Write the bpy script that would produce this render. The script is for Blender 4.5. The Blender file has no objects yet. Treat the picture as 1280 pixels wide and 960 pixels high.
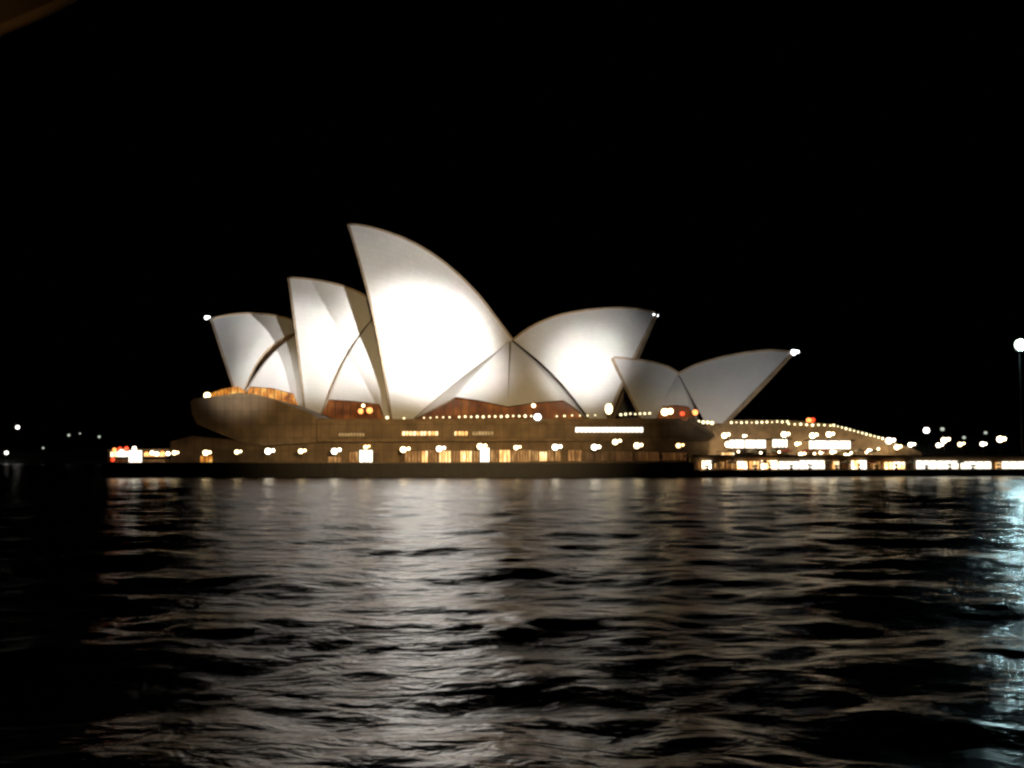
import bpy, math, random
import numpy as np
from mathutils import Vector

random.seed(7)
R = math.radians
SC = bpy.context.scene
COL = SC.collection

# ------------------------------------------------------------------ camera
F_PX, CX, CY, CAM_Z = 1422.0, 640.0, 480.0, 4.6
HORIZON = 575.0
PITCH = math.atan((HORIZON - CY) / F_PX)
cam = bpy.data.cameras.new('camera')
cam.sensor_width = 36.0
cam.lens = 36.0 * F_PX / 1280.0
cam.clip_start, cam.clip_end = 0.1, 9000
cam_o = bpy.data.objects.new('camera', cam)
COL.objects.link(cam_o)
cam_o.location = (0, 0, CAM_Z)
cam_o.rotation_euler = (math.pi / 2 + PITCH, 0, 0)
SC.camera = cam_o

# ------------------------------------------------------------------ world: a night sky
w = bpy.data.worlds.new('World')
SC.world = w
w.use_nodes = True
nt = w.node_tree
sky = nt.nodes.new('ShaderNodeTexSky')
sky.sky_type = 'NISHITA'
sky.sun_disc = False
sky.sun_elevation = R(-12)
sky.sun_rotation = R(250)
bg = nt.nodes['Background']
nt.links.new(sky.outputs[0], bg.inputs[0])
bg.inputs[1].default_value = 0.002

SC.view_settings.view_transform = 'Standard'
SC.view_settings.look = 'None'
SC.view_settings.exposure = 0
SC.view_settings.gamma = 1
SC.view_settings.use_curve_mapping = False
SC.cycles.use_denoising = True
SC.cycles.max_bounces = 5
SC.cycles.filter_width = 2.6
SC.cycles.sample_clamp_indirect = 6.0


# ------------------------------------------------------------------ geometry of the view
def ray(px, py):
    xc, yc = (px - CX) / F_PX, (CY - py) / F_PX
    y = math.cos(PITCH) - yc * math.sin(PITCH)
    z = math.sin(PITCH) + yc * math.cos(PITCH)
    return xc / y, z / y


class Frame:
    """A vertical reference plane in the world (a building axis); d is the distance behind it."""
    def __init__(s, x, y, deg):
        s.x, s.y, s.s, s.c = x, y, math.sin(R(deg)), math.cos(R(deg))
        s.n = Vector((s.s, s.c, 0))

    def P(s, px, py, d=0.0):
        rx, rz = ray(px, py)
        t = (d + s.x * s.s + s.y * s.c) / (rx * s.s + s.c)
        return Vector((rx * t, t, CAM_Z + rz * t))

    def d(s, p):
        return (p.x - s.x) * s.s + (p.y - s.y) * s.c

    def mirror(s, p):
        return p - 2 * s.d(p) * s.n


FRONT = Frame(0, 0, 0)                 # parallel to the picture: d is the depth in metres
HALL = Frame(0, 362, 7)                # axis of the big hall
REST = Frame(55, 334, 12)              # axis of the small restaurant hall
BACK = Frame(0, 425, 3)                # axis of the second hall behind
QUAY = Frame(49.4, 308, -18.5)         # face of the lower concourse


# ------------------------------------------------------------------ floodlights (on masts across the cove) and an added warm wash
def flood(pos, tgt, power, cone, col=(1, .97, .93), blend=1.0, rad=2.5):
    l = bpy.data.lights.new('floodlight', 'SPOT')
    l.energy, l.spot_size, l.spot_blend, l.color = power, R(cone), blend, col
    l.shadow_soft_size = rad
    o = bpy.data.objects.new('floodlight', l)
    COL.objects.link(o)
    o.location = pos
    o.rotation_euler = (Vector(tgt) - Vector(pos)).to_track_quat('-Z', 'Y').to_euler()


E = 1.0e6
flood((175, 60, 26), HALL.P(538, 428, -12), 18.5 * E, 7.8)         # tallest shell
flood((175, 60, 26), HALL.P(522, 350, -9), 3.6 * E, 11.5)
flood((235, 180, 26), HALL.P(399, 438, -12), 11 * E, 7.0)
flood((235, 180, 26), HALL.P(424, 400, -10), 2.1 * E, 7.6)  # second shell, lit from two masts
flood((10, 60, 20), HALL.P(540, 500, -14), 1.35 * E, 28.0, (1, .69, .33))         # added warm wash that brightens the podium and the shaded shell parts
flood((120, 140, 24), HALL.P(414, 440, -13), 2.9 * E, 7.8)
flood((-70, 90, 20), HALL.P(338, 482, -13), 1.9 * E, 6.4)          # low left shell
flood((-30, 110, 24), HALL.P(731, 456, -12), 3.5 * E, 7.4)         # right facing shell
flood((-10, 110, 24), HALL.P(730, 428, -12), 1.45 * E, 10.5)
flood((70, 90, 22), REST.P(905, 466, -6), 0.62 * E, 13.0)            # small shells


for px in (905, 955, 1010, 1060, 1105):                                    # unseen spots added to brighten the steps' side wall from its foot
    g_ = FRONT.P(px, 568, 331)
    flood((g_.x, 331, 6.4), (g_.x, 339, 10), 2300, 120, (1, .78, .48), rad=.15)


# ------------------------------------------------------------------ materials
def mat(name, col=(.5, .5, .5), rough=.6, em=None, es=0.0, metal=0.0, noise=None, bump=None, nscale=1.0):
    m = bpy.data.materials.new(name)
    m.use_nodes = True
    t = m.node_tree
    b = t.nodes['Principled BSDF']
    b.inputs['Base Color'].default_value = (*col, 1)
    b.inputs['Roughness'].default_value = rough
    b.inputs['Metallic'].default_value = metal
    if em:
        b.inputs['Emission Color'].default_value = (*em, 1)
        b.inputs['Emission Strength'].default_value = es
    if noise or bump:
        tc = t.nodes.new('ShaderNodeTexCoord')
        nz = t.nodes.new('ShaderNodeTexNoise')
        nz.inputs['Scale'].default_value = nscale
        nz.inputs['Detail'].default_value = 6
        t.links.new(tc.outputs['Object'], nz.inputs['Vector'])
        if noise:
            r = t.nodes.new('ShaderNodeValToRGB')
            r.color_ramp.elements[0].position, r.color_ramp.elements[1].position = .3, .7
            r.color_ramp.elements[0].color = (*[c * (1 - noise) for c in col], 1)
            r.color_ramp.elements[1].color = (*[min(1, c * (1 + noise)) for c in col], 1)
            t.links.new(nz.outputs['Fac'], r.inputs['Fac'])
            t.links.new(r.outputs[0], b.inputs['Base Color'])
        if bump:
            bp = t.nodes.new('ShaderNodeBump')
            bp.inputs['Distance'].default_value = bump
            t.links.new(nz.outputs['Fac'], bp.inputs['Height'])
            t.links.new(bp.outputs[0], b.inputs['Normal'])
    return m


def panels(name, col, w, h, joint):
    m = mat(name, col, .75, noise=.3, nscale=.25, bump=.05)
    t = m.node_tree
    b = t.nodes['Principled BSDF']
    src = b.inputs['Base Color'].links[0].from_socket
    tc = t.nodes.new('ShaderNodeTexCoord')
    mp = t.nodes.new('ShaderNodeMapping')
    mp.inputs['Rotation'].default_value = (R(90), 0, 0)
    br = t.nodes.new('ShaderNodeTexBrick')
    br.offset = 0
    br.inputs['Color1'].default_value = (1, 1, 1, 1)
    br.inputs['Color2'].default_value = (.78, .78, .78, 1)
    br.inputs['Mortar'].default_value = (joint, joint, joint, 1)
    br.inputs['Scale'].default_value = 1
    br.inputs['Brick Width'].default_value = w
    br.inputs['Row Height'].default_value = h
    br.inputs['Mortar Size'].default_value = .07
    mx = t.nodes.new('ShaderNodeMix')
    mx.data_type = 'RGBA'
    mx.blend_type = 'MULTIPLY'
    mx.inputs['Factor'].default_value = 1
    t.links.new(tc.outputs['Object'], mp.inputs[0])
    t.links.new(mp.outputs[0], br.inputs['Vector'])
    t.links.new(src, mx.inputs['A'])
    t.links.new(br.outputs['Color'], mx.inputs['B'])
    t.links.new(mx.outputs['Result'], b.inputs['Base Color'])
    return m


def lit_glass(name, cols, strength, scale=.5, stretch=(1, 1, 1)):
    """A window onto a lit room: glass in front of unevenly lit warm interiors."""
    m = bpy.data.materials.new(name)
    m.use_nodes = True
    t = m.node_tree
    b = t.nodes['Principled BSDF']
    b.inputs['Base Color'].default_value = (.03, .03, .03, 1)
    b.inputs['Roughness'].default_value = .4
    b.inputs['Specular IOR Level'].default_value = .12
    tc = t.nodes.new('ShaderNodeTexCoord')
    mp = t.nodes.new('ShaderNodeMapping')
    mp.inputs['Scale'].default_value = stretch
    nz = t.nodes.new('ShaderNodeTexNoise')
    nz.inputs['Scale'].default_value = scale
    nz.inputs['Detail'].default_value = 3
    r = t.nodes.new('ShaderNodeValToRGB')
    e = r.color_ramp.elements
    e[0].position, e[0].color = .3, (*cols[0], 1)
    e[1].position, e[1].color = .72, (*cols[-1], 1)
    for i, c in enumerate(cols[1:-1]):
        x = e.new(.3 + .42 * (i + 1) / (len(cols) - 1))
        x.color = (*c, 1)
    t.links.new(tc.outputs['Object'], mp.inputs['Vector'])
    t.links.new(mp.outputs[0], nz.inputs['Vector'])
    t.links.new(nz.outputs['Fac'], r.inputs['Fac'])
    t.links.new(r.outputs[0], b.inputs['Emission Color'])
    b.inputs['Emission Strength'].default_value = strength
    return m


def tile_mat():
    """White glazed tile lids in fanned rows with matt joints."""
    m = bpy.data.materials.new('shell_tiles')
    m.use_nodes = True
    t = m.node_tree
    b = t.nodes['Principled BSDF']
    uv = t.nodes.new('ShaderNodeUVMap')
    uv.uv_map = 'UVMap'
    br = t.nodes.new('ShaderNodeTexBrick')
    br.inputs['Color1'].default_value = (.74, .73, .71, 1)
    br.inputs['Color2'].default_value = (.70, .69, .67, 1)
    br.inputs['Mortar'].default_value = (.58, .565, .54, 1)
    br.inputs['Scale'].default_value = 1
    br.inputs['Mortar Size'].default_value = .035
    br.inputs['Mortar Smooth'].default_value = .6
    br.inputs['Brick Width'].default_value = 1.0
    br.inputs['Row Height'].default_value = 1.0
    br.offset = 0.5
    mp = t.nodes.new('ShaderNodeMapping')
    mp.inputs['Scale'].default_value = (44, 30, 1)
    nz = t.nodes.new('ShaderNodeTexNoise')
    nz.inputs['Scale'].default_value = .12
    nz.inputs['Detail'].default_value = 5
    tc = t.nodes.new('ShaderNodeTexCoord')
    mx = t.nodes.new('ShaderNodeMix')
    mx.data_type = 'RGBA'
    mx.blend_type = 'MULTIPLY'
    mx.inputs['Factor'].default_value = .35
    t.links.new(uv.outputs[0], mp.inputs[0])
    t.links.new(mp.outputs[0], br.inputs['Vector'])
    t.links.new(tc.outputs['Object'], nz.inputs['Vector'])
    t.links.new(br.outputs['Color'], mx.inputs['A'])
    t.links.new(nz.outputs['Color'], mx.inputs['B'])
    sat = t.nodes.new('ShaderNodeHueSaturation')
    sat.inputs['Saturation'].default_value = .35
    sat.inputs['Value'].default_value = 1.15
    t.links.new(mx.outputs['Result'], sat.inputs['Color'])
    t.links.new(sat.outputs[0], b.inputs['Base Color'])
    b.inputs['Roughness'].default_value = .45
    return m


M = {}
M['tiles'] = tile_mat()
M['concrete'] = mat('rib_concrete', (.36, .27, .18), .8, noise=.25, nscale=.4)
M['granite'] = panels('brown_granite', (.25, .165, .085), 2.4, 3.6, .45)
M['granite2'] = mat('brown_granite_panels', (.22, .145, .075), .75, noise=.3, nscale=.5)
M['paving'] = mat('paving', (.2, .15, .1), .8, noise=.25, nscale=.3)
M['wetstone'] = mat('wet_dark_stone', (.012, .009, .006), .6, noise=.4, nscale=.5, bump=.1)
M['bronze'] = mat('bronze', (.05, .035, .02), .45, metal=.6)
M['darkglass'] = lit_glass('dark_glass', [(.0, .0, .0), (.006, .004, .002), (.03, .015, .005)], .6, .15)
M['redglass'] = lit_glass('foyer_glass', [(.07, .016, .003), (.16, .04, .008), (.3, .09, .015)], .9, .25)
M['orangeglass'] = lit_glass('orange_foyer_glass', [(.25, .06, .01), (.7, .25, .03), (1, .6, .15)], 1.1, .5)
M['warm'] = lit_glass('warm_window', [(.12, .045, .012), (.4, .17, .045), (.9, .5, .18)], .9, .8, (1.5, 1, .3))
M['warmdim'] = lit_glass('dim_window', [(.05, .018, .006), (.10, .04, .012), (.2, .09, .025)], .7, .7, (1.5, 1, .3))
M['tan'] = lit_glass('tan_window', [(.3, .17, .06), (.5, .3, .11), (.7, .45, .2)], .9, .8)
M['bright'] = lit_glass('bright_window', [(.35, .13, .03), (.8, .42, .13), (1, .85, .55)], 2.4, .8, (1.6, 1, .3))
M['shop'] = lit_glass('shop_glass', [(.3, .12, .03), (.9, .55, .22), (1, .92, .75), (1, .97, .9)], 5.0, .35, (1.2, 1, .8))
M['white'] = lit_glass('white_lit_window', [(1, .82, .55), (1, .92, .76), (1, .97, .9)], 2.6, .9)
M['lamp'] = mat('lamp_globe', (.8, .8, .8), .3, (1, .74, .38), 7)
M['lampwarm'] = mat('warm_lamp_globe', (.8, .8, .8), .3, (1, .62, .25), 5)
M['lamppale'] = mat('pale_lamp_globe', (.8, .8, .8), .3, (1, .88, .66), 9)
M['lampterrace'] = mat('terrace_lamp_globe', (.8, .8, .8), .3, (1, .78, .46), 11)
M['lampcool'] = mat('cool_lamp_globe', (.8, .8, .8), .3, (.92, .97, 1), 7)
M['lampsmall'] = mat('small_lamp', (.8, .8, .8), .3, (1, .84, .46), 2.6)
M['lampred'] = mat('red_lamp', (.8, .3, .2), .3, (1, .06, .015), 1.9)
M['lamporange'] = mat('orange_lamp', (.8, .5, .3), .3, (1, .33, .08), 2.6)
M['lampfar'] = mat('far_lamp', (.8, .8, .8), .3, (1, .95, .85), 4)
M['lampdim'] = mat('dim_far_lamp', (.8, .8, .8), .3, (.75, .85, .7), .7)
M['mast'] = mat('cyan_floodlamp', (.8, .8, .8), .3, (.62, .95, 1), 230)
M['land'] = mat('dark_land', (.02, .022, .014), .9, noise=.5, nscale=.02)
M['canvas'] = mat('brown_canvas', (.42, .25, .10), .85, noise=.25, nscale=6)


# ------------------------------------------------------------------ mesh helpers
class MB:
    def __init__(s):
        s.v, s.f, s.mi, s.uv = [], [], [], {}

    def add(s, vs, fs, mi=0):
        o = len(s.v)
        s.v += [tuple(p) for p in vs]
        s.f += [tuple(i + o for i in f) for f in fs]
        s.mi += [mi] * len(fs)

    def box(s, x0, x1, y0, y1, z0, z1, mi=0):
        s.add([(x0, y0, z0), (x1, y0, z0), (x1, y1, z0), (x0, y1, z0), (x0, y0, z1), (x1, y0, z1), (x1, y1, z1), (x0, y1, z1)],
              [(0, 3, 2, 1), (4, 5, 6, 7), (0, 1, 5, 4), (1, 2, 6, 5), (2, 3, 7, 6), (3, 0, 4, 7)], mi)

    def obox(s, a, b, n, t, z0, z1, mi=0):
        """box standing on the plan line a-b, t thick along n"""
        a, b = Vector(a), Vector(b)
        q = [a, b, b + n * t, a + n * t]
        s.add([(p.x, p.y, z0) for p in q] + [(p.x, p.y, z1) for p in q],
              [(0, 3, 2, 1), (4, 5, 6, 7), (0, 1, 5, 4), (1, 2, 6, 5), (2, 3, 7, 6), (3, 0, 4, 7)], mi)

    def prism(s, pts, off, mi=0):
        """closed solid: polygon pts moved by vector off"""
        n = len(pts)
        off = Vector(off)
        s.add([Vector(p) for p in pts] + [Vector(p) + off for p in pts],
              [tuple(range(n)), tuple(range(2 * n - 1, n - 1, -1))] + [(i, i + n, (i + 1) % n + n, (i + 1) % n) for i in range(n)], mi)

    def tube(s, a, b, r, k=8, r2=None, mi=0):
        a, b = Vector(a), Vector(b)
        r2 = r if r2 is None else r2
        d = (b - a).normalized()
        u = d.orthogonal().normalized()
        v = d.cross(u)
        c = [(math.cos(2 * math.pi * i / k), math.sin(2 * math.pi * i / k)) for i in range(k)]
        s.add([a + (u * x + v * y) * r for x, y in c] + [b + (u * x + v * y) * r2 for x, y in c],
              [(i, (i + 1) % k, (i + 1) % k + k, i + k) for i in range(k)] + [tuple(range(k - 1, -1, -1)), tuple(range(k, 2 * k))], mi)

    def sweep(s, pts, r, k=8, mi=0):
        """one continuous round bar through pts"""
        pts = [Vector(p) for p in pts]
        rings = []
        u = None
        for i, p in enumerate(pts):
            d = (pts[min(i + 1, len(pts) - 1)] - pts[max(i - 1, 0)]).normalized()
            u = d.orthogonal() if u is None else u - d * u.dot(d)
            u.normalize()
            v = d.cross(u)
            rings += [p + (u * math.cos(2 * math.pi * j / k) + v * math.sin(2 * math.pi * j / k)) * r for j in range(k)]
        n = len(pts)
        s.add(rings, [(i * k + j, i * k + (j + 1) % k, (i + 1) * k + (j + 1) % k, (i + 1) * k + j) for i in range(n - 1) for j in range(k)]
              + [tuple(range(k - 1, -1, -1)), tuple((n - 1) * k + j for j in range(k))], mi)

    def ball(s, c, r, rz=None, k=14, m=9, mi=0):
        rz = r if rz is None else rz
        vs, fs = [], []
        for j in range(1, m):
            a = math.pi * j / m
            for i in range(k):
                b = 2 * math.pi * i / k
                vs.append((c[0] + r * math.sin(a) * math.cos(b), c[1] + r * math.sin(a) * math.sin(b), c[2] + rz * math.cos(a)))
        for j in range(m - 2):
            for i in range(k):
                fs.append((j * k + i, (j + 1) * k + i, (j + 1) * k + (i + 1) % k, j * k + (i + 1) % k))
        t = len(vs)
        vs += [(c[0], c[1], c[2] + rz), (c[0], c[1], c[2] - rz)]
        for i in range(k):
            fs.append((t, i, (i + 1) % k))
            fs.append((t + 1, (m - 2) * k + (i + 1) % k, (m - 2) * k + i))
        s.add(vs, fs, mi)

    def build(s, name, mats, parent=None, smooth=False, origin=None):
        me = bpy.data.meshes.new(name)
        vs = s.v
        loc = Vector((0, 0, 0))
        if origin is not None:
            loc = Vector(origin)
            vs = [(p[0] - loc.x, p[1] - loc.y, p[2] - loc.z) for p in s.v]
        me.from_pydata(vs, [], s.f)
        for m in (mats if isinstance(mats, (list, tuple)) else [mats]):
            me.materials.append(m)
        me.polygons.foreach_set('material_index', s.mi)
        me.polygons.foreach_set('use_smooth', [smooth] * len(s.f))
        if s.uv:
            l = me.uv_layers.new(name='UVMap')
            for lp in me.loops:
                l.data[lp.index].uv = s.uv.get(lp.vertex_index, (0, 0))
        o = bpy.data.objects.new(name, me)
        COL.objects.link(o)
        if parent is not None:
            o.parent = parent
            o.location = loc - world_loc(parent)
        else:
            o.location = loc
        return o


def world_loc(o):
    l = Vector(o.location)
    while o.parent:
        o = o.parent
        l += o.location
    return l


def thing(name, label, cat, loc, group=None):
    o = bpy.data.objects.new(name, None)
    COL.objects.link(o)
    o.location = loc
    return tag(o, label, cat, group)


def tag(o, label, cat, group=None):
    o['label'], o['category'] = label, cat
    if group:
        o['group'] = group
    return o


def struct(o):
    o['kind'] = 'structure'
    return o


def resample(pts, n):
    pts = [np.array(p, float) for p in pts]
    d = [0]
    for a, b in zip(pts, pts[1:]):
        d.append(d[-1] + np.linalg.norm(b - a))
    # smooth through the points (Catmull-Rom on arc length)
    out = []
    for k in range(n):
        s = d[-1] * k / (n - 1)
        i = min(max(np.searchsorted(d, s) - 1, 0), len(pts) - 2)
        t = (s - d[i]) / max(d[i + 1] - d[i], 1e-9)
        p0 = pts[i - 1] if i else 2 * pts[0] - pts[1]
        p3 = pts[i + 2] if i + 2 < len(pts) else 2 * pts[-1] - pts[-2]
        p1, p2 = pts[i], pts[i + 1]
        out.append(.5 * (2 * p1 + (p2 - p0) * t + (2 * p0 - 5 * p1 + 4 * p2 - p3) * t * t + (3 * p1 - p0 - 3 * p2 + p3) * t ** 3))
    return out


def fan(fr, start, curve, d0, d1, bow0=(0, 0), bow1=(0, 0), bulge=4, nu=30, nv=22, lin=False):
    """Curved fan from a short base to a long curve; returns grid [u][v] of points on the outside."""
    if lin:
        cs = []
        ds = [0]
        pts = [np.array(p, float) for p in curve]
        for a, b in zip(pts, pts[1:]):
            ds.append(ds[-1] + np.linalg.norm(b - a))
        for k in range(nu):
            s = ds[-1] * k / (nu - 1)
            cs.append(np.array([np.interp(s, ds, [p[0] for p in pts]), np.interp(s, ds, [p[1] for p in pts])]))
    else:
        cs = resample(curve, nu)
    g = []
    for i in range(nu):
        u = i / (nu - 1)
        a = np.array(start[0], float) * (1 - u) + np.array(start[1], float) * u
        bow = np.array(bow0, float) * (1 - u) + np.array(bow1, float) * u
        row = []
        for j in range(nv):
            v = j / (nv - 1)
            s = math.sin(math.pi * v)
            p = a * (1 - v) + cs[i] * v + bow * s
            dd = d1[0] * (1 - u) + d1[1] * u if isinstance(d1, tuple) else d1
            row.append(fr.P(p[0], p[1], d0 * (1 - v) + dd * v - bulge * s))
        g.append(row)
    return g


def solid_fan(fr, g, th, name, parent, mats, ridge):
    """Closed curved slab from grid g with thickness th, plus its mirror image across the hall's axis."""
    nu, nv = len(g), len(g[0])
    inn = []
    for i in range(nu):
        row = []
        for j in range(nv):
            du = g[min(i + 1, nu - 1)][j] - g[max(i - 1, 0)][j]
            dv = g[i][min(j + 1, nv - 1)] - g[i][max(j - 1, 0)]
            n = du.cross(dv)
            if n.length < 1e-6:
                n = -fr.n.copy()
            n.normalize()
            if n.dot(fr.n) > 0:
                n = -n
            p = g[i][j] - n * th
            dd = fr.d(p)
            if dd > -.03:
                p = p - fr.n * (dd + .03)
            row.append(p)
        inn.append(row)
    mb = MB()
    for side in (0, 1):
        T = (lambda p: p) if side == 0 else fr.mirror
        base = len(mb.v)
        vs = [T(g[i][j]) for i in range(nu) for j in range(nv)]
        ivs = [T(inn[i][j]) for i in range(nu) for j in range(nv)]
        N = nu * nv
        out, inside = [], []
        for i in range(nu - 1):
            for j in range(nv - 1):
                a, b, c, d = i * nv + j, (i + 1) * nv + j, (i + 1) * nv + j + 1, i * nv + j + 1
                out.append((a, b, c, d) if side == 0 else (d, c, b, a))
                inside.append((d + N, c + N, b + N, a + N) if side == 0 else (a + N, b + N, c + N, d + N))
        rim = []
        for j in range(nv - 1):
            rim.append((j, j + 1, j + 1 + N, j + N))
            k = (nu - 1) * nv + j
            rim.append((k + 1, k, k + N, k + 1 + N))
        for i in range(nu - 1):
            rim.append(((i + 1) * nv, i * nv, i * nv + N, (i + 1) * nv + N))
            k = i * nv + nv - 1
            rim.append((k, k + nv, k + nv + N, k + N))
        mb.add(vs + ivs, out, 0)
        o = base
        mb.f += [tuple(x + o for x in f) for f in inside + rim]
        mb.mi += [1] * len(inside + rim)
        for i in range(nu):
            for j in range(nv):
                mb.uv[base + i * nv + j] = (i / (nu - 1), j / (nv - 1))
    ob = mb.build(name, mats, parent, smooth=True)
    # crisp edges between the outside and the rim
    import bmesh
    bm = bmesh.new()
    bm.from_mesh(ob.data)
    bm.normal_update()
    for e in bm.edges:
        if len(e.link_faces) == 2 and e.link_faces[0].material_index != e.link_faces[1].material_index:
            e.smooth = False
    bm.to_mesh(ob.data)
    bm.free()
    return ob, inn


def shell(fr, parent, ridge, F0, F1, dF, bow0, bow1, bulge, th, glass, rib=.7, glass_at=.22, name='roof_shell'):
    g = fan(fr, (F0, F1), ridge, dF, 0.0, bow0, bow1, bulge)
    ob, inn = solid_fan(fr, g, th, name, parent, [M['tiles'], M['concrete']], True)
    nv = len(g[0])
    mb = MB()
    cap = [g[i][nv - 1] for i in range(len(g))]
    mb.sweep(cap, .38)
    mb.build('ridge_cap', M['concrete'], ob, smooth=True)
    # edge rib round the open mouth
    mb = MB()
    for side in (0, 1):
        T = (lambda p: p) if side == 0 else fr.mirror
        secs = []
        for j in range(nv):
            back = (g[1][j] - g[0][j]).normalized() if (g[1][j] - g[0][j]).length > 1e-6 else Vector((0, 0, 0))
            back = Vector((math.copysign(1, g[-1][-1].x - g[0][-1].x) * fr.c, -math.copysign(1, g[-1][-1].x - g[0][-1].x) * fr.s, 0))
            o_, i_ = g[0][j], inn[0][j]
            dirn = (i_ - o_)
            a, b = o_ + dirn * .08, o_ + dirn * 1.35
            if fr.d(b) > -.05:
                b = b - fr.n * (fr.d(b) + .05)
            if fr.d(a) > -.05:
                a = a - fr.n * (fr.d(a) + .05)
            secs.append([T(a - back * rib), T(b - back * rib), T(b - back * .02), T(a - back * .02)])
        vs = [p for sct in secs for p in sct]
        fs = []
        for j in range(nv - 1):
            for k in range(4):
                fs.append((j * 4 + k, j * 4 + (k + 1) % 4, (j + 1) * 4 + (k + 1) % 4, (j + 1) * 4 + k))
        fs += [(0, 1, 2, 3), tuple((nv - 1) * 4 + k for k in (3, 2, 1, 0))]
        mb.add(vs, fs)
    mb.build('edge_rib', M['concrete'], ob, smooth=False)
    # glass wall filling the mouth a little way in
    mb = MB()
    k = int(len(g) * glass_at)
    near = [inn[k][j] for j in range(nv - 2)]
    far = [fr.mirror(p) for p in near]
    m_ = 6
    vs, fs = [], []
    for j in range(nv - 2):
        for i in range(m_ + 1):
            vs.append(near[j].lerp(far[j], i / m_))
    for j in range(nv - 3):
        for i in range(m_):
            a = j * (m_ + 1) + i
            fs.append((a, a + 1, a + m_ + 2, a + m_ + 1))
    mb.add(vs, fs)
    mb.build('glass_wall', glass, ob)
    return ob


def side_shell(fr, parent, apex, bottom, d0, d1, bow0, bow1, bulge, th=.7):
    g = fan(fr, (apex, apex), bottom, d0, d1, bow0, bow1, bulge, nu=34, nv=18, lin=True)
    ob, _ = solid_fan(fr, g, th, 'side_shell', parent, [M['tiles'], M['concrete']], False)
    return ob


def glass_panel(fr, parent, pts, d, m, name='foyer_window', th=.3, mull=0):
    P = [fr.P(x, y, d) for x, y in pts]
    mb = MB()
    mb.prism(P, fr.n * th)
    o = mb.build(name, m, parent)
    if mull:
        x0, x1 = min(p[0] for p in pts), max(p[0] for p in pts)
        for i in range(1, mull):
            x = x0 + (x1 - x0) * i / mull
            # where this upright meets the outline of the glass
            ys = []
            for (ax_, ay), (bx, by) in zip(pts, pts[1:] + pts[:1]):
                if (ax_ - x) * (bx - x) <= 0 and ax_ != bx:
                    ys.append(ay + (by - ay) * (x - ax_) / (bx - ax_))
            if len(ys) < 2:
                continue
            mb = MB()
            mb.tube(fr.P(x, max(ys), d - .08), fr.P(x, min(ys), d - .08), .15, 4)
            mb.build('mullion', M['bronze'], o)
    return o


ORD = ['first', 'second', 'third', 'fourth', 'fifth', 'sixth', 'seventh', 'eighth', 'ninth', 'tenth', 'eleventh', 'twelfth',
       'thirteenth', 'fourteenth', 'fifteenth', 'sixteenth', 'seventeenth', 'eighteenth', 'nineteenth', 'twentieth',
       'twenty-first', 'twenty-second', 'twenty-third', 'twenty-fourth', 'twenty-fifth', 'twenty-sixth', 'twenty-seventh', 'twenty-eighth', 'twenty-ninth', 'thirtieth']

# ================================================================== THE SETTING
DECK = 4.0


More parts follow.
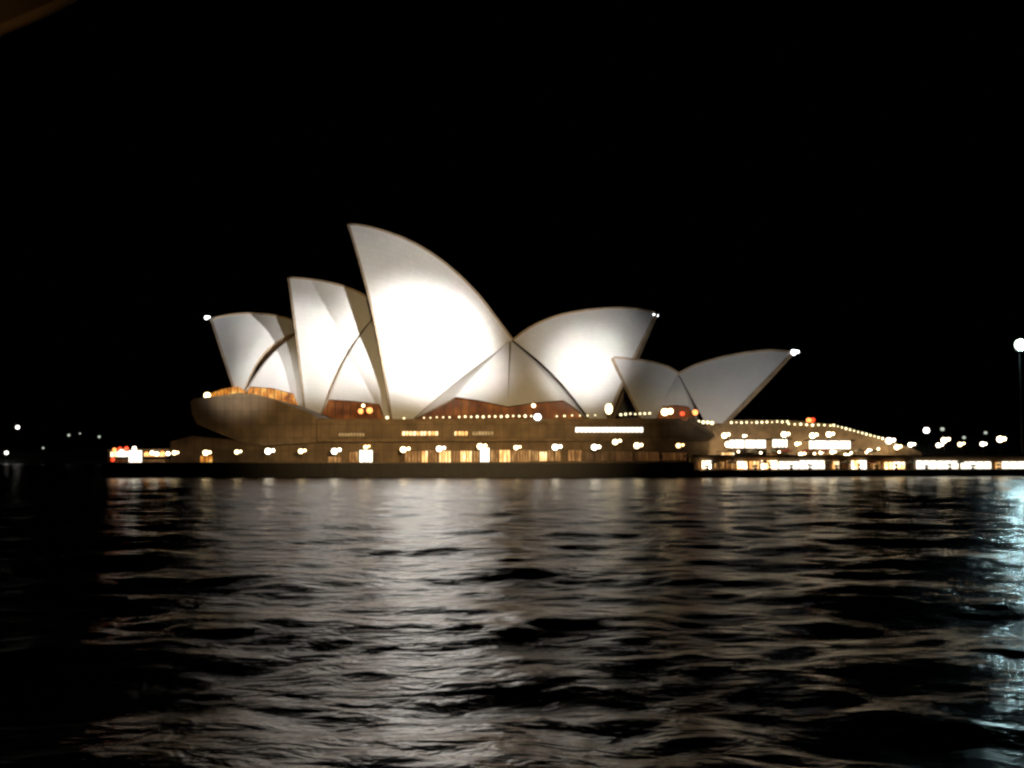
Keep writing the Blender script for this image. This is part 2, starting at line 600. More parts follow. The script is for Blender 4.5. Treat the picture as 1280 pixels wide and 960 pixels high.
def water():
    rad = [0.0]
    r = 2.5
    rows = [r]
    while r < 5000:
        r *= 1.0065 if r < 330 else 1.12
        rows.append(r)
    ang = list(np.radians(np.linspace(-33, 33, 420))) + list(np.radians(np.linspace(34, 326, 90)))
    rr, aa = np.meshgrid(np.array(rows), np.array(ang), indexing='ij')
    X, Y = rr * np.sin(aa), rr * np.cos(aa)
    Z = np.zeros_like(X)
    rng = np.random.default_rng(11)
    step = rr * .0068
    n = 110
    for i in range(n):
        lam = 1.1 * (17 / 1.1) ** rng.random()
        th = math.pi / 2 + rng.normal(0, .85) + .2
        a = (0.0122 if lam < 6 else 0.0098) * lam / (2 * math.pi) * rng.uniform(.5, 1.3)
        k = 2 * math.pi / lam
        fade = np.clip((lam / 2.6 - step) / (lam / 7.0), 0, 1)
        Z += fade * a * np.sin(k * (X * math.cos(th) + Y * math.sin(th)) + rng.uniform(0, 6.28) + .8 * np.sin(.05 * X + .031 * Y + i))
    nr, na = X.shape
    co = np.stack([X, Y, Z], -1).reshape(-1, 3)
    co = np.vstack([co, [[0, 0, 0]]])
    idx = np.arange(nr * na).reshape(nr, na)
    a = idx[:-1, :]
    b = idx[1:, :]
    q = np.stack([a, np.roll(a, -1, 1), np.roll(b, -1, 1), b], -1).reshape(-1, 4)[:, ::-1]
    me = bpy.data.meshes.new('water')
    faces = q
    c = nr * na
    tris = np.stack([np.full(na, c), np.roll(idx[0], -1), idx[0]], -1)
    me.vertices.add(len(co))
    me.vertices.foreach_set('co', co.ravel())
    nl = faces.size + tris.size
    me.loops.add(nl)
    me.loops.foreach_set('vertex_index', np.concatenate([faces.ravel(), tris.ravel()]).astype(np.int32))
    npoly = len(faces) + len(tris)
    me.polygons.add(npoly)
    ls = np.concatenate([np.arange(len(faces)) * 4, len(faces) * 4 + np.arange(len(tris)) * 3]).astype(np.int32)
    me.polygons.foreach_set('loop_start', ls)
    me.polygons.foreach_set('use_smooth', np.ones(npoly, bool))
    me.update(calc_edges=True)
    me.validate()
    m = bpy.data.materials.new('harbour_water')
    m.use_nodes = True
    t = m.node_tree
    b_ = t.nodes['Principled BSDF']
    b_.inputs['Base Color'].default_value = (.003, .004, .005, 1)
    b_.inputs['Roughness'].default_value = .22
    b_.inputs['IOR'].default_value = 1.33
    tc = t.nodes.new('ShaderNodeTexCoord')
    prev = None
    for sc_, dist, st in (((.22, .40, 1), .135, 1), ((.9, 1.3, 1), .12, 1), ((3.0, 4.2, 1), .014, 1)):
        mp = t.nodes.new('ShaderNodeMapping')
        mp.inputs['Scale'].default_value = sc_
        mp.inputs['Rotation'].default_value = (0, 0, R(7))
        nz = t.nodes.new('ShaderNodeTexNoise')
        nz.inputs['Scale'].default_value = 1
        nz.inputs['Detail'].default_value = 3
        nz.inputs['Distortion'].default_value = .6
        bp = t.nodes.new('ShaderNodeBump')
        bp.inputs['Strength'].default_value = st
        bp.inputs['Distance'].default_value = dist
        t.links.new(tc.outputs['Object'], mp.inputs[0])
        t.links.new(mp.outputs[0], nz.inputs['Vector'])
        t.links.new(nz.outputs['Fac'], bp.inputs['Height'])
        if prev:
            t.links.new(prev.outputs[0], bp.inputs['Normal'])
        prev = bp
    t.links.new(prev.outputs[0], b_.inputs['Normal'])
    me.materials.append(m)
    o = bpy.data.objects.new('water', me)
    COL.objects.link(o)
    struct(o)


water()

XL = FRONT.P(128, 590, 301).x
XR = FRONT.P(868, 590, 301).x
# promenade on its dark sea wall
mb = MB()
mb.box(XL, XR, 300.0, 330, DECK - .25, DECK)
struct(mb.build('promenade', M['paving']))
mb = MB()
mb.box(XL + .2, XR - .2, 300.35, 329, -3, DECK - .252)
for i in range(1, 38):
    x = XL + (XR - XL) * i / 38
    mb.box(x - .25, x + .25, 300.05, 300.35, -3, DECK - .3)
tag(mb.build('sea_wall', M['wetstone']), 'dark wet stone sea wall below the promenade in front of the podium', 'sea wall')
# lower quay on the right, its edge running away from us
qa, qb = QUAY.P(868, 590, -8), QUAY.P(1480, 590, -8)
qa = Vector((XR + .02, qa.y, 0))
mb = MB()
LOW = 1.9
mb.prism([(qa.x, qa.y, LOW - .25), (qb.x, qb.y, LOW - .25), (qb.x + 20, qb.y + 60, LOW - .25), (qa.x, qa.y + 60, LOW - .25)], (0, 0, .25))
struct(mb.build('quay', M['paving']))
mb = MB()
mb.prism([(qa.x, qa.y + .3, -3), (qb.x, qb.y + .3, -3), (qb.x + 20, qb.y + 60, -3), (qa.x, qa.y + 60, -3)], (0, 0, 3 + LOW - .252))
tag(mb.build('sea_wall', M['wetstone']), 'low dark stone sea wall under the lit shops on the right', 'sea wall')
# land far behind
mb = MB()


def ridge_land(pts, depth):
    for (x0, y0, z0), (x1, y1, z1) in zip(pts, pts[1:]):
        mb.add([(x0, y0, -1), (x1, y1, -1), (x1, y1 + depth, z1), (x0, y0 + depth, z0), (x1, y1 + depth * 3, -1), (x0, y0 + depth * 3, -1)],
               [(0, 1, 2, 3), (3, 2, 4, 5)])


rl = random.Random(3)
ridge_land([(-1400 + 140 * i, 1500 + 60 * math.sin(i), 18 + 14 * rl.random()) for i in range(21)], 160)
struct(mb.build('hills', M['land'], smooth=True))
mb = MB()
ridge_land([(120 + 50 * i, 520 + 10 * math.sin(i * 1.7), 14 + 5 * rl.random()) for i in range(12)], 70)
struct(mb.build('headland', M['land'], smooth=True))

# ================================================================== PODIUM
pod = thing('podium_building', 'wide brown granite podium with lit window slots under the white shells', 'building', (0, 320, DECK))


def poly_front(pts, y, depth, name, m, parent=pod):
    mb = MB()
    mb.prism([FRONT.P(px, py, y) for px, py in pts], (0, depth, 0))
    return mb.build(name, m, parent)


DB = FRONT.P(600, 580.5, 318).z
poly_front([(213, 582), (213, 552), (240, 545), (300, 551), (886, 549), (886, 582)], 319, 90, 'lower_wall', M['granite'])
poly_front([(238, 502), (243, 498), (262, 496), (300, 491), (320, 493), (350, 502), (380, 513), (395, 520), (395, 553), (330, 557), (302, 553), (272, 541), (246, 530), (240, 518)], 313, 100, 'prow', M['granite'])
poly_front([(395.2, 526), (860, 526), (890, 545), (890, 550), (395.2, 552)], 314.5, 95, 'upper_storey', M['granite'])
poly_front([(395.4, 524), (852, 523), (852, 527.2), (395.4, 527.2)], 314.2, .6, 'parapet', M['granite2'])
poly_front([(396, 549.5), (889, 547.5), (889, 550.4), (396, 552.4)], 313.4, 1.08, 'ledge', M['granite2'])
poly_front([(860, 521.5), (868, 523), (893, 543), (893, 547.2), (889.9, 547.2), (860, 526.5)], 313.8, 1.3, 'stair_parapet', M['granite2'])


def window(x0, x1, y0, y1, Y, m, n, parent=pod):
    a, b = FRONT.P(x0, y1, Y), FRONT.P(x1, y0, Y)
    mb = MB()
    t = .16
    mb.box(a.x, b.x, Y - .12, Y + .1, b.z - t, b.z)
    mb.box(a.x, b.x, Y - .12, Y + .1, a.z, a.z + t)
    for i in range(n + 1):
        x = a.x + (b.x - a.x) * i / n
        mb.box(x - .09, x + .09, Y - .10, Y + .08, a.z + t, b.z - t)
    o = mb.build('window', M['bronze'], parent)
    mb = MB()
    mb.box(a.x + .05, b.x - .05, Y - .02, Y + .06, a.z + .05, b.z - .05)
    mb.build('pane', m, o)
    return o


# ground floor windows (x0, x1, y0, y1, glass, bays)
for x0, x1, y0, y1, m, n in [
    (250, 266, 569, 579, 'orangeglass', 3), (410, 428, 570, 579, 'warm', 3), (436, 448, 564, 579, 'warm', 3), (449, 466, 562, 579, 'white', 3),
    (467, 474, 566, 579, 'warmdim', 2), (506, 526, 563, 579, 'warm', 5), (527, 535, 563, 579, 'bright', 2), (536, 547, 562, 579, 'warm', 3),
    (548, 564, 563, 579, 'bright', 4), (565, 574, 563, 579, 'warm', 2), (575, 590, 563, 578, 'bright', 4), (591, 599, 563, 578, 'warm', 2),
    (600, 612, 559, 578, 'white', 3), (613, 623, 562, 578, 'warm', 3), (624, 638, 562, 578, 'bright', 3), (639, 664, 562, 578, 'warm', 7),
    (665, 673, 563, 577, 'warm', 3), (674, 684, 564, 577, 'bright', 3), (685, 701, 562, 577, 'warm', 4), (710, 727, 562, 577, 'warm', 4),
    (732, 760, 564, 577, 'warmdim', 6), (764, 790, 564, 577, 'warmdim', 6), (794, 824, 564, 577, 'warmdim', 7), (828, 858, 565, 576, 'warmdim', 7)]:
    window(x0, x1, y0, y1, 318.8, M[m], n)
for x0, x1, y0, y1, m, n in [(423, 456, 540.5, 546, 'tan', 9), (502, 548, 538.5, 545, 'bright', 10), (568, 585, 538.5, 545, 'bright', 4),
                             (590, 617, 538.5, 544.5, 'tan', 7), (719, 804, 533.5, 541, 'white', 16)]:
    window(x0, x1, y0, y1, 314.3, M[m], n)

# ================================================================== BIG HALL
hall = thing('concert_hall', 'large hall of four floodlit white tiled shells, the tallest in the middle', 'building', HALL.P(560, 526, 0))
shell(HALL, hall, [(437, 280), (458, 283), (480, 289), (505, 298), (530, 311), (555, 328), (578, 348), (600, 371), (620, 397), (641, 425)],
      (491, 527), (513, 527), -20, (6, -1), (-2, -3), 5, 1.1, M['darkglass'])
shell(HALL, hall, [(819, 391), (800, 387), (775, 385), (750, 386), (725, 389), (700, 394), (680, 401), (660, 411), (641, 425)],
      (757, 525), (738, 525), -18, (-2, -1), (3, -6), 4, 1.2, M['darkglass'], rib=1.0)
shell(HALL, hall, [(362, 347), (385, 349), (410, 353), (435, 360), (455, 369), (478, 383)],
      (383, 522), (400, 521), -18, (1, 0), (-10, -4), 4, 1.1, M['darkglass'])
shell(HALL, hall, [(265, 398), (285, 394), (305, 392), (330, 393), (350, 396), (370, 402), (388, 408)],
      (296, 493), (303, 493), -15, (0, 0), (-12, -14), 3, 1.4, M['darkglass'])
side_shell(HALL, hall, (637, 426), [(515, 525), (540, 512), (569, 496), (600, 500.5), (634.5, 508)], -1.2, (-18.5, -19), (-2, -2), (0, 0), 3)
side_shell(HALL, hall, (639, 426), [(634.5, 508), (670, 503), (704, 500), (722, 512), (735, 525)], -1.2, (-19, -16.5), (0, 0), (3, -5), 3)
side_shell(HALL, hall, (476, 386), [(398, 520), (409, 499), (440, 501), (474, 505), (481, 524), (489, 526)], -1.2, (-16.5, -18), (-8, -3), (4, 0), 2.5)
side_shell(HALL, hall, (388, 408), [(305, 491), (311, 483), (340, 485), (367, 492), (376, 516), (383, 518)], -1.2, (-13.5, -16), (-6, -8), (2, 0), 2.5)
glass_panel(HALL, hall, [(516, 527), (569, 495), (634, 506), (704, 499), (738, 527)], -14.5, M['redglass'], mull=22)
glass_panel(HALL, hall, [(400, 524), (409, 498), (476, 504), (486, 526)], -13.5, M['redglass'], mull=9)
glass_panel(HALL, hall, [(308, 494), (313, 482), (368, 490), (378, 512)], -11.5, M['orangeglass'], mull=8)
glass_panel(HALL, hall, [(254, 498), (262, 492), (280, 486), (297, 483), (306, 489), (306, 496)], -17, M['orangeglass'], mull=6)

# second hall behind, hardly seen
back = thing('theatre_hall', 'dim grey shell glimpsed behind the mouth of the right facing shell', 'building', BACK.P(800, 528, 0))
shell(BACK, back, [(835, 468), (815, 478), (795, 488), (778, 499), (762, 512)], (812, 530), (790, 530), -14, (0, 0), (0, 0), 2, 1.2, M['darkglass'])

# ================================================================== SMALL RESTAURANT HALL
rest = thing('restaurant_hall', 'small dim grey pair of shells at the right end of the podium', 'building', REST.P(860, 526, 0))
shell(REST, rest, [(767, 447), (790, 449), (815, 453), (835, 459), (849, 467)], (803, 525), (819, 525), -9, (0, 0), (0, 0), 2, .8, M['darkglass'])
shell(REST, rest, [(989, 440), (965, 438), (940, 440), (915, 444), (890, 450), (868, 457), (848, 467)], (903, 529), (882, 529), -9, (0, 0), (0, 0), 2.5, .8, M['darkglass'], rib=.8)
side_shell(REST, rest, (847, 468), [(820, 525), (824, 508), (845, 506), (861, 508), (867, 518), (872, 526)], -.6, (-8, -7.5), (0, 0), (3, 0), 1.2)
glass_panel(REST, rest, [(822, 526), (825, 507), (862, 507), (872, 526)], -5.5, M['redglass'], mull=6)

# ================================================================== STEPS, FORECOURT AND SHOPS ON THE RIGHT
YS = 338
st = thing('grand_steps', 'broad granite steps falling from the podium to the forecourt on the right', 'steps', FRONT.P(1000, 568, YS))
top = FRONT.P(890, 527.5, YS)
prof = [FRONT.P(x, y, YS) for x, y in [(985, 527.5), (1040, 533.5), (1105, 551), (1150, 567)]]
zb = FRONT.P(1150, 569, YS).z
pts = [Vector((top.x, YS, zb)), Vector((top.x, YS, top.z))]
for a, b in zip(prof, prof[1:]):
    k = max(2, int((a.z - b.z) / .3))
    for i in range(k):
        x0 = a.x + (b.x - a.x) * i / k
        z0 = a.z + (b.z - a.z) * i / k
        z1 = a.z + (b.z - a.z) * (i + 1) / k
        pts += [Vector((x0, YS, z0)), Vector((x0, YS, z1))] if i or a is not prof[0] else [Vector((x0, YS, top.z)), Vector((x0, YS, z1))]
pts.append(Vector((prof[-1].x, YS, prof[-1].z)))
pts.append(Vector((prof[-1].x, YS, zb)))
mb = MB()
mb.prism(pts, (0, 80, 0))
mb.build('flight', M['granite'], st)
mb = MB()
for a, b in zip([(880, 524.5), (985, 525), (1040, 530.5), (1105, 548)], [(985, 525), (1040, 530.5), (1105, 548), (1152, 565)]):
    A, B = FRONT.P(*a, YS - .5), FRONT.P(*b, YS - .5)
    mb.prism([(A.x, YS - .5, zb), (A.x, YS - .5, A.z), (B.x, YS - .5, B.z), (B.x, YS - .5, zb)], (0, .48, 0))
mb.build('side_wall', M['granite2'], st)

FZ = 6.0
con = thing('concourse_building', 'long low concourse with brightly lit shop fronts under the forecourt', 'building', QUAY.P(1050, 586, 0))
a, b = QUAY.P(870, 588, 0), QUAY.P(1480, 588, 0)
mb = MB()
mb.obox((XR + .1, a.y, 0), b, QUAY.n, 1.0, LOW, FZ - .6)
mb.build('shop_wall', M['granite'], con)
mb = MB()
mb.prism([(XR + .1, a.y - 1.5, FZ - .598), (b.x, b.y - 1.5, FZ - .598), (b.x + 20, b.y + 120, FZ - .598), (XR + .1, a.y + 120, FZ - .598)], (0, 0, .598))
mb.build('forecourt_slab', M['paving'], con)


def quay_window(x0, x1, y0, y1, m, n, parent=con):
    a, b = QUAY.P(x0, y1, -.12), QUAY.P(x1, y1, -.12)
    z0, z1 = max(LOW + .05, a.z), QUAY.P(x0, y0, -.12).z
    ax = (b - a)
    L = Vector((ax.x, ax.y, 0)).length
    ax = Vector((ax.x, ax.y, 0)).normalized()
    mb = MB()
    for i in range(n + 1):
        c = a + ax * (L * i / n)
        mb.obox(c - ax * .08, c + ax * .08, -QUAY.n, .12, z0, z1)
    mb.obox(a, b, -QUAY.n, .14, z1, z1 + .18)
    mb.obox(a, b, -QUAY.n, .14, z0 - .02, z0 + .1)
    o = mb.build('shop_front', M['bronze'], parent)
    mb = MB()
    mb.obox(a + ax * .05 + QUAY.n * .02, b - ax * .05 + QUAY.n * .02, -QUAY.n, .07, z0 + .06, z1 + .05)
    mb.build('pane', m, o)


for x0, x1, m, n in [(872, 876, 'warm', 1), (877, 889, 'shop', 3), (892, 906, 'warm', 4), (907, 920, 'warm', 4), (921, 934, 'shop', 3), (936, 949, 'bright', 3),
                     (951, 972, 'shop', 4), (973, 998.5, 'white', 3), (999, 1031, 'white', 4), (1040, 1049, 'bright', 2), (1052, 1060, 'warmdim', 2),
                     (1064, 1083, 'shop', 4), (1087, 1101, 'warm', 4), (1105, 1131, 'shop', 5), (1145, 1170.5, 'white', 3), (1171, 1198, 'white', 3),
                     (1200.5, 1239, 'white', 4), (1244, 1251, 'bright', 1), (1252, 1291, 'white', 4), (1300, 1340, 'shop', 8), (1350, 1400, 'shop', 9)]:
    quay_window(x0, x1, 575.6 + 2.6 * random.random(), 586.5, M[m], n)


def kiosk(x0, x1, y0, y1, label, m='white'):
    """glass bar kiosk on the forecourt"""
    D = 4.0
    a, b = QUAY.P(x0, y1, D), QUAY.P(x1, y1, D)
    z1 = QUAY.P(x0, y0, D).z
    z0 = min(a.z, z1 - 1.2)
    ax = Vector((b.x - a.x, b.y - a.y, 0))
    L = ax.length
    ax.normalize()
    k = thing('glass_kiosk', label, 'kiosk', (a.x + ax.x * L / 2, a.y, FZ), 'lit kiosks on the forecourt')
    mb = MB()
    mb.obox(a - ax * .9 - QUAY.n * .9, b + ax * .9 - QUAY.n * .9, QUAY.n, 5, z1 + .05, z1 + .35)
    mb.build('roof', M['bronze'], k)
    mb = MB()
    mb.obox(a, b, QUAY.n, 3, FZ, z0)
    mb.build('counter', M['granite2'], k)
    mb = MB()
    mb.obox(a + ax * .1 + QUAY.n * .2, b - ax * .1 + QUAY.n * .2, QUAY.n, 2.6, z0 + .002, z1 + .048)
    mb.build('glass', m and M[m], k)
    for t in (0, .33, .67, 1):
        mb = MB()
        c = a + ax * (L * t)
        mb.tube((c.x, c.y, z0 + .003), (c.x, c.y, z1 + .047), .1, 6)
        mb.build('post', M['bronze'], k)


kiosk(918, 958, 550, 560, 'widest white lit kiosk at the left of the forecourt terrace')
kiosk(972, 985, 549.5, 559, 'narrow white lit kiosk between the two wide ones')
kiosk(1018, 1064, 551, 561, 'long white lit kiosk below the foot of the steps', 'white')
kiosk(908, 930, 566, 572, 'low warm lit kiosk just above the quay shops', 'bright')
kiosk(936, 972, 568, 572, 'low dim warm kiosk just above the quay shops', 'warm')

# lit kiosk at the far left end of the promenade
kx0, kx1 = FRONT.P(134, 580, 306), FRONT.P(208, 580, 306)
kk = thing('promenade_kiosk', 'bright white kiosk with red lanterns at the left tip of the promenade', 'kiosk', ((kx0.x + kx1.x) / 2, 306, DECK))


def kbox(px0, px1, py0, py1, y0, y1, name, m):
    A, B = FRONT.P(px0, py1, y0), FRONT.P(px1, py0, y0)
    mb = MB()
    mb.box(A.x, B.x, y0, y1, max(A.z, DECK), B.z)
    return mb.build(name, m, kk)


kbox(134, 208, 561.5, 563, 304, 312, 'roof', M['granite2'])
kbox(136, 206, 574, 582, 306, 310, 'counter', M['granite2'])
kbox(138, 146, 564.5, 571, 306.2, 309, 'glass', M['bright'])
kbox(147.5, 157, 564, 571, 306.2, 309, 'glass', M['white'])
kbox(161, 177, 563.2, 578, 305.6, 305.9, 'doorway', M['white'])
kbox(180, 204, 566, 570.5, 306.2, 309, 'glass', M['bright'])
for px in (135, 159.5, 178, 207):
    A, B = FRONT.P(px, 582, 305), FRONT.P(px, 563, 305)
    mb = MB()
    mb.tube((A.x, 305, DECK), (A.x, 305, B.z), .1, 6)
    mb.build('post', M['bronze'], kk)

# ================================================================== LAMPS
def lamp(px, py, fr, d, zg, r, m, label, name='globe_lamp', cat='lamp', group=None, rz=None, pole=.08, smear_globe=False):
    """a globe on a slim pole standing at height zg"""
    c = fr.P(px, py, d)
    zg = min(zg, c.z - r * .9)
    t = thing(name, label, cat, (c.x, c.y, zg), group)
    mb = MB()
    mb.tube((c.x, c.y, zg), (c.x, c.y, c.z - (rz or r) * .95), pole, 6)
    mb.tube((c.x, c.y, c.z + (rz or r) * .9), (c.x, c.y, c.z + (rz or r) * 1.12), r * .45, 8, r * .2)
    mb.tube((c.x, c.y, c.z - (rz or r) * 1.05), (c.x, c.y, c.z - (rz or r) * .8), pole * 2.4, 8)
    if smear_globe:                                   # added side globe and arm, shaped like the light's smeared tail
        c2 = c + Vector((r * random.uniform(1.5, 1.9), random.uniform(-.3, .3), r * random.uniform(.1, .5)))
        mb.sweep([(c.x, c.y, c.z - r * 1.0), (c.x + (c2.x - c.x) * .6, c2.y, c.z - r * .95), (c2.x, c2.y, c2.z - r * .5)], pole * .7, 6)
    mb.build('pole', M['bronze'], t)
    mb = MB()
    mb.ball(c, r, rz)
    mb.build('globe', M[m], t, smooth=True)
    if smear_globe:
        mb = MB()
        mb.ball(c2, r * .55)  # smear tail of the lamp's light, built as a ball
        mb.build('globe', M[m], t, smooth=True)
    return t


row = [(218, 566), (257, 566), (296, 565), (335, 564), (376, 564), (418, 564), (457, 559), (504, 562), (549, 561), (600, 558), (645, 559.5), (694, 559), (743, 559), (769, 552.5), (796, 557), (848, 557)]
for i, (x, y) in enumerate(row):
    lamp(x, y, FRONT, 305, DECK, random.choice([.58, .64, .72, .78]), random.choice(['lamp', 'lamp', 'lamppale', 'lampwarm']), f'white globe lamp on the promenade, {ORD[i]} from the left of its row', group='globe lamps along the promenade', smear_globe=True)
# terrace lamps near the steps
tl = [(905.5, 544.5, 1.0, 'left end of the terrace, above the small warm kiosk'), (980, 543, 1.05, 'behind the narrow white kiosk'), (1015.5, 544.5, 1.05, 'left of the pair above the long kiosk'),
      (1036, 543, 1.0, 'right of the pair above the long kiosk'), (910, 555.5, 1.1, 'left of the widest kiosk'), (996, 555, .7, 'right of the narrow kiosk'),
      (1001, 568, .8, 'low on the terrace beside the dim warm kiosk'), (1026, 565.5, .7, 'low on the terrace under the long kiosk, left one'), (1040, 565, .75, 'low on the terrace under the long kiosk, middle one'),
      (1057, 569, .7, 'low on the terrace under the long kiosk, right one'), (930, 545, .5, 'faint one behind the widest kiosk')]
for x, y, r, s in tl:
    lamp(x, y, QUAY, 2.6, FZ, r * .72, 'lampterrace', 'white globe lamp ' + s, group='globe lamps on the forecourt terrace', smear_globe=True)
fl = [(1121, 559, 1.0, 'low beside the foot of the steps'), (1086, 563, .55, 'low against the side wall of the steps'), (1111, 551, 1.2, 'at the foot of the steps'), (1138, 556, .85, 'right of the foot of the steps'), (1173, 556.5, .85, 'lower of the close pair right of the steps'), (1180, 550.5, 1.1, 'upper of the close pair right of the steps'),
      (1200, 555.5, .85, 'between the close pair and the right edge lamps'), (1228, 555, .85, 'second from the right in the forecourt row'), (1250, 549, 1.2, 'tall rightmost in the forecourt row')]
for x, y, r, s in fl:
    lamp(x, y, QUAY, 5, FZ, r * .75, random.choice(['lamp', 'lamppale', 'lampterrace']), 'white globe lamp ' + s, group='globe lamps along the forecourt', smear_globe=True)

# small lamps on the podium balustrade, steps and parapet
BAL = []
def small_row(pts, fr, d, where, n, r=.3, zb=None, m='lampsmall', jit=.4):
    cs = resample([(*p,) for p in pts], n)
    for i, (x, y) in enumerate(cs):
        lamp(x, y + random.uniform(-jit, jit), fr, d, -99 if zb is None else zb, r * random.uniform(.8, 1.25), m,
             f'small yellow lamp {where}, {ORD[i]} from the left', 'rail_lamp', 'lamp', 'small lamps ' + where, pole=.05)


def small_lamp_z(fr, px, py, d):
    return fr.P(px, py, d).z


PZ = FRONT.P(600, 523.6, 314.5).z
small_row([(530, 522), (562, 521.5)], FRONT, 314.5, 'on the parapet left of the middle bay', 5, .22, PZ)
small_row([(574, 521), (664, 520)], FRONT, 314.5, 'on the parapet under the middle bay', 13, .32, PZ)
small_row([(696, 520), (744, 519)], FRONT, 314.5, 'on the parapet right of the middle bay', 6, .25, PZ)
small_row([(776, 518), (812, 516.5)], FRONT, 314.5, 'on the parapet below the small left shell', 7, .32, PZ)
small_row([(868, 526), (890, 529)], FRONT, 317, 'in the cluster under the small right shell', 5, .42, FRONT.P(880, 540, 317).z)
small_row([(914, 528.5), (984, 527)], FRONT, YS - .3, 'on the terrace wall right of the shells', 12, .36, FRONT.P(940, 529.5, YS).z)
small_row([(986, 530), (1038, 532)], FRONT, YS - .8, 'along the top of the steps', 8, .36, FRONT.P(1010, 536, YS).z)
for i, (x, y) in enumerate(resample([(1042, 532.5), (1103, 549)], 13)):
    lamp(x, y - .8, FRONT, YS - .3, FRONT.P(x, y + 3.5, YS).z, .36 * random.uniform(.8, 1.2), 'lampsmall', f'small yellow lamp down the sloping side wall of the steps, {ORD[i]} from the top', 'rail_lamp', 'lamp', 'small lamps down the steps', pole=.05)

# single lamps
zP = FRONT.P(600, 526, 316).z
lamp(484, 522, FRONT, 316, zP, .45, 'lampsmall', 'yellowish lamp at the foot of the tallest shell')
lamp(505, 523, FRONT, 316, zP, .3, 'lampsmall', 'small dim lamp right of the foot of the tallest shell')
lamp(672, 521.5, FRONT, 314.6, PZ, .95, 'lampcool', 'large cool white lamp on the parapet under the middle bay')
lamp(667, 507, FRONT, 326, zP, .55, 'lamp', 'white lamp in front of the red glass of the middle bay')
lamp(761, 511, FRONT, 321, zP, 1.0, 'lamp', 'tall warm lamp at the foot of the right facing shell', rz=1.5)
lamp(831, 515, FRONT, 318, zP, 1.0, 'lamp', 'large warm lamp at the foot of the small left shell')
lamp(838, 514, FRONT, 319, zP, .8, 'lamp', 'warm lamp touching the large one by the small left shell')
lamp(853, 517, FRONT, 318, zP, .65, 'lampred', 'red lamp between the two small shells')
lamp(869, 515.5, FRONT, 318.5, zP, .8, 'lamporange', 'orange lamp left of the small right shell foot')
lamp(908, 514.5, FRONT, 326, zP, .7, 'lamporange', 'orange lamp right of the small right shell foot')
lamp(1011, 525.5, FRONT, YS + 2, FRONT.P(1011, 531, YS).z, .8, 'lamporange', 'orange red lamp at the top of the steps, left one')
lamp(1016, 525, FRONT, YS + 2.4, FRONT.P(1016, 531, YS).z, .7, 'lampred', 'red lamp at the top of the steps, right one')
lamp(259, 494.5, FRONT, 315, FRONT.P(259, 497, 315).z, .9, 'lamp', 'bright white lamp on the prow at the left end of the podium')
lamp(454, 507, FRONT, 332, zP, .45, 'lamp', 'white lamp in the red glass bay of the second shell')
lamp(462, 513, FRONT, 333, zP, .9, 'lamporange', 'orange lamp in the red glass bay of the second shell')
lamp(451, 514, FRONT, 333, zP, .8, 'lamporange', 'orange lamp left of the other in the second bay')
for i, (x, y) in enumerate([(141, 574.5), (150, 561), (158, 560.5)]):
    lamp(x, y, FRONT, 303.6, DECK, .55, 'lampred', ['red lantern low at the left of the promenade kiosk', 'red lantern above the roof of the promenade kiosk', 'second red lantern above the kiosk roof, beside the doorway'][i], 'red_lantern', 'lantern', 'red lanterns of the promenade kiosk')


# tip lights of the shells, each with an added smear ball: parts of the hall, fixed to the roof
def tip_light(px, py, fr, parent, r=.75):
    c = fr.P(px, py, 0)
    mb = MB()
    mb.ball(c, r)
    mb.build('tip_light', M['lampcool'], parent, smooth=True)
    mb = MB()
    mb.ball(c + Vector((r * 1.5, 0, r * .25)), r * .5)  # added glowing ball in place of the tip light's smear
    mb.build('tip_light', M['lampcool'], parent, smooth=True)


tip_light(258, 397, HALL, hall, .6)
tip_light(817, 395, HALL, hall, .75)
tip_light(992, 440.5, REST, rest, .8)

# awnings, parasols, planters and lanterns along the shops and on the terrace
def parasol(px, py, fr, d, zg, r, m, label, group):
    c = fr.P(px, py, d)
    t = thing('parasol', label, 'parasol', (c.x, c.y, zg), group)
    mb = MB()
    k = 8
    ring = [(c.x + r * math.cos(2 * math.pi * (i + .5) / k), c.y + r * math.sin(2 * math.pi * (i + .5) / k)) for i in range(k)]
    vs = [(x, y, c.z - .35) for x, y in ring] + [(c.x, c.y, c.z + .35)] + [(x, y, c.z - .55) for x, y in ring] + [(c.x, c.y, c.z + .25)]
    fs = [(i, (i + 1) % k, k) for i in range(k)] + [((i + 1) % k + k + 1, i + k + 1, 2 * k + 1) for i in range(k)] + [(i + k + 1, (i + 1) % k + k + 1, (i + 1) % k, i) for i in range(k)]
    mb.add(vs, fs)
    mb.build('canopy', M[m], t)
    mb = MB()
    mb.tube((c.x, c.y, zg), (c.x, c.y, c.z + .3), .05, 6)
    mb.build('pole', M['bronze'], t)


def planter(px, d, zg, h, label, group):
    c = QUAY.P(px, 575, d)
    t = thing('shrub_planter', label, 'planter', (c.x, c.y, zg), group)
    mb = MB()
    mb.tube((c.x, c.y, zg), (c.x, c.y, zg + .55), .4, 10, .5)
    mb.build('tub', M['granite2'], t)
    mb = MB()
    rr = random.Random(int(px))
    for _ in range(130):
        a, b_, q = rr.uniform(0, 6.28), rr.uniform(-1, 1), rr.random() ** .4
        p = Vector((c.x + math.cos(a) * .75 * q * math.sqrt(1 - b_ * b_), c.y + math.sin(a) * .75 * q * math.sqrt(1 - b_ * b_), zg + .55 + h * .5 + b_ * h * .5 * q))
        u = Vector((rr.uniform(-1, 1), rr.uniform(-1, 1), rr.uniform(-1, 1))).normalized() * .17
        v = u.orthogonal().normalized() * .1
        mb.add([p - u, p + v, p + u, p - v], [(0, 1, 2, 3)])
    mb.build('foliage', M['leaves'], t)


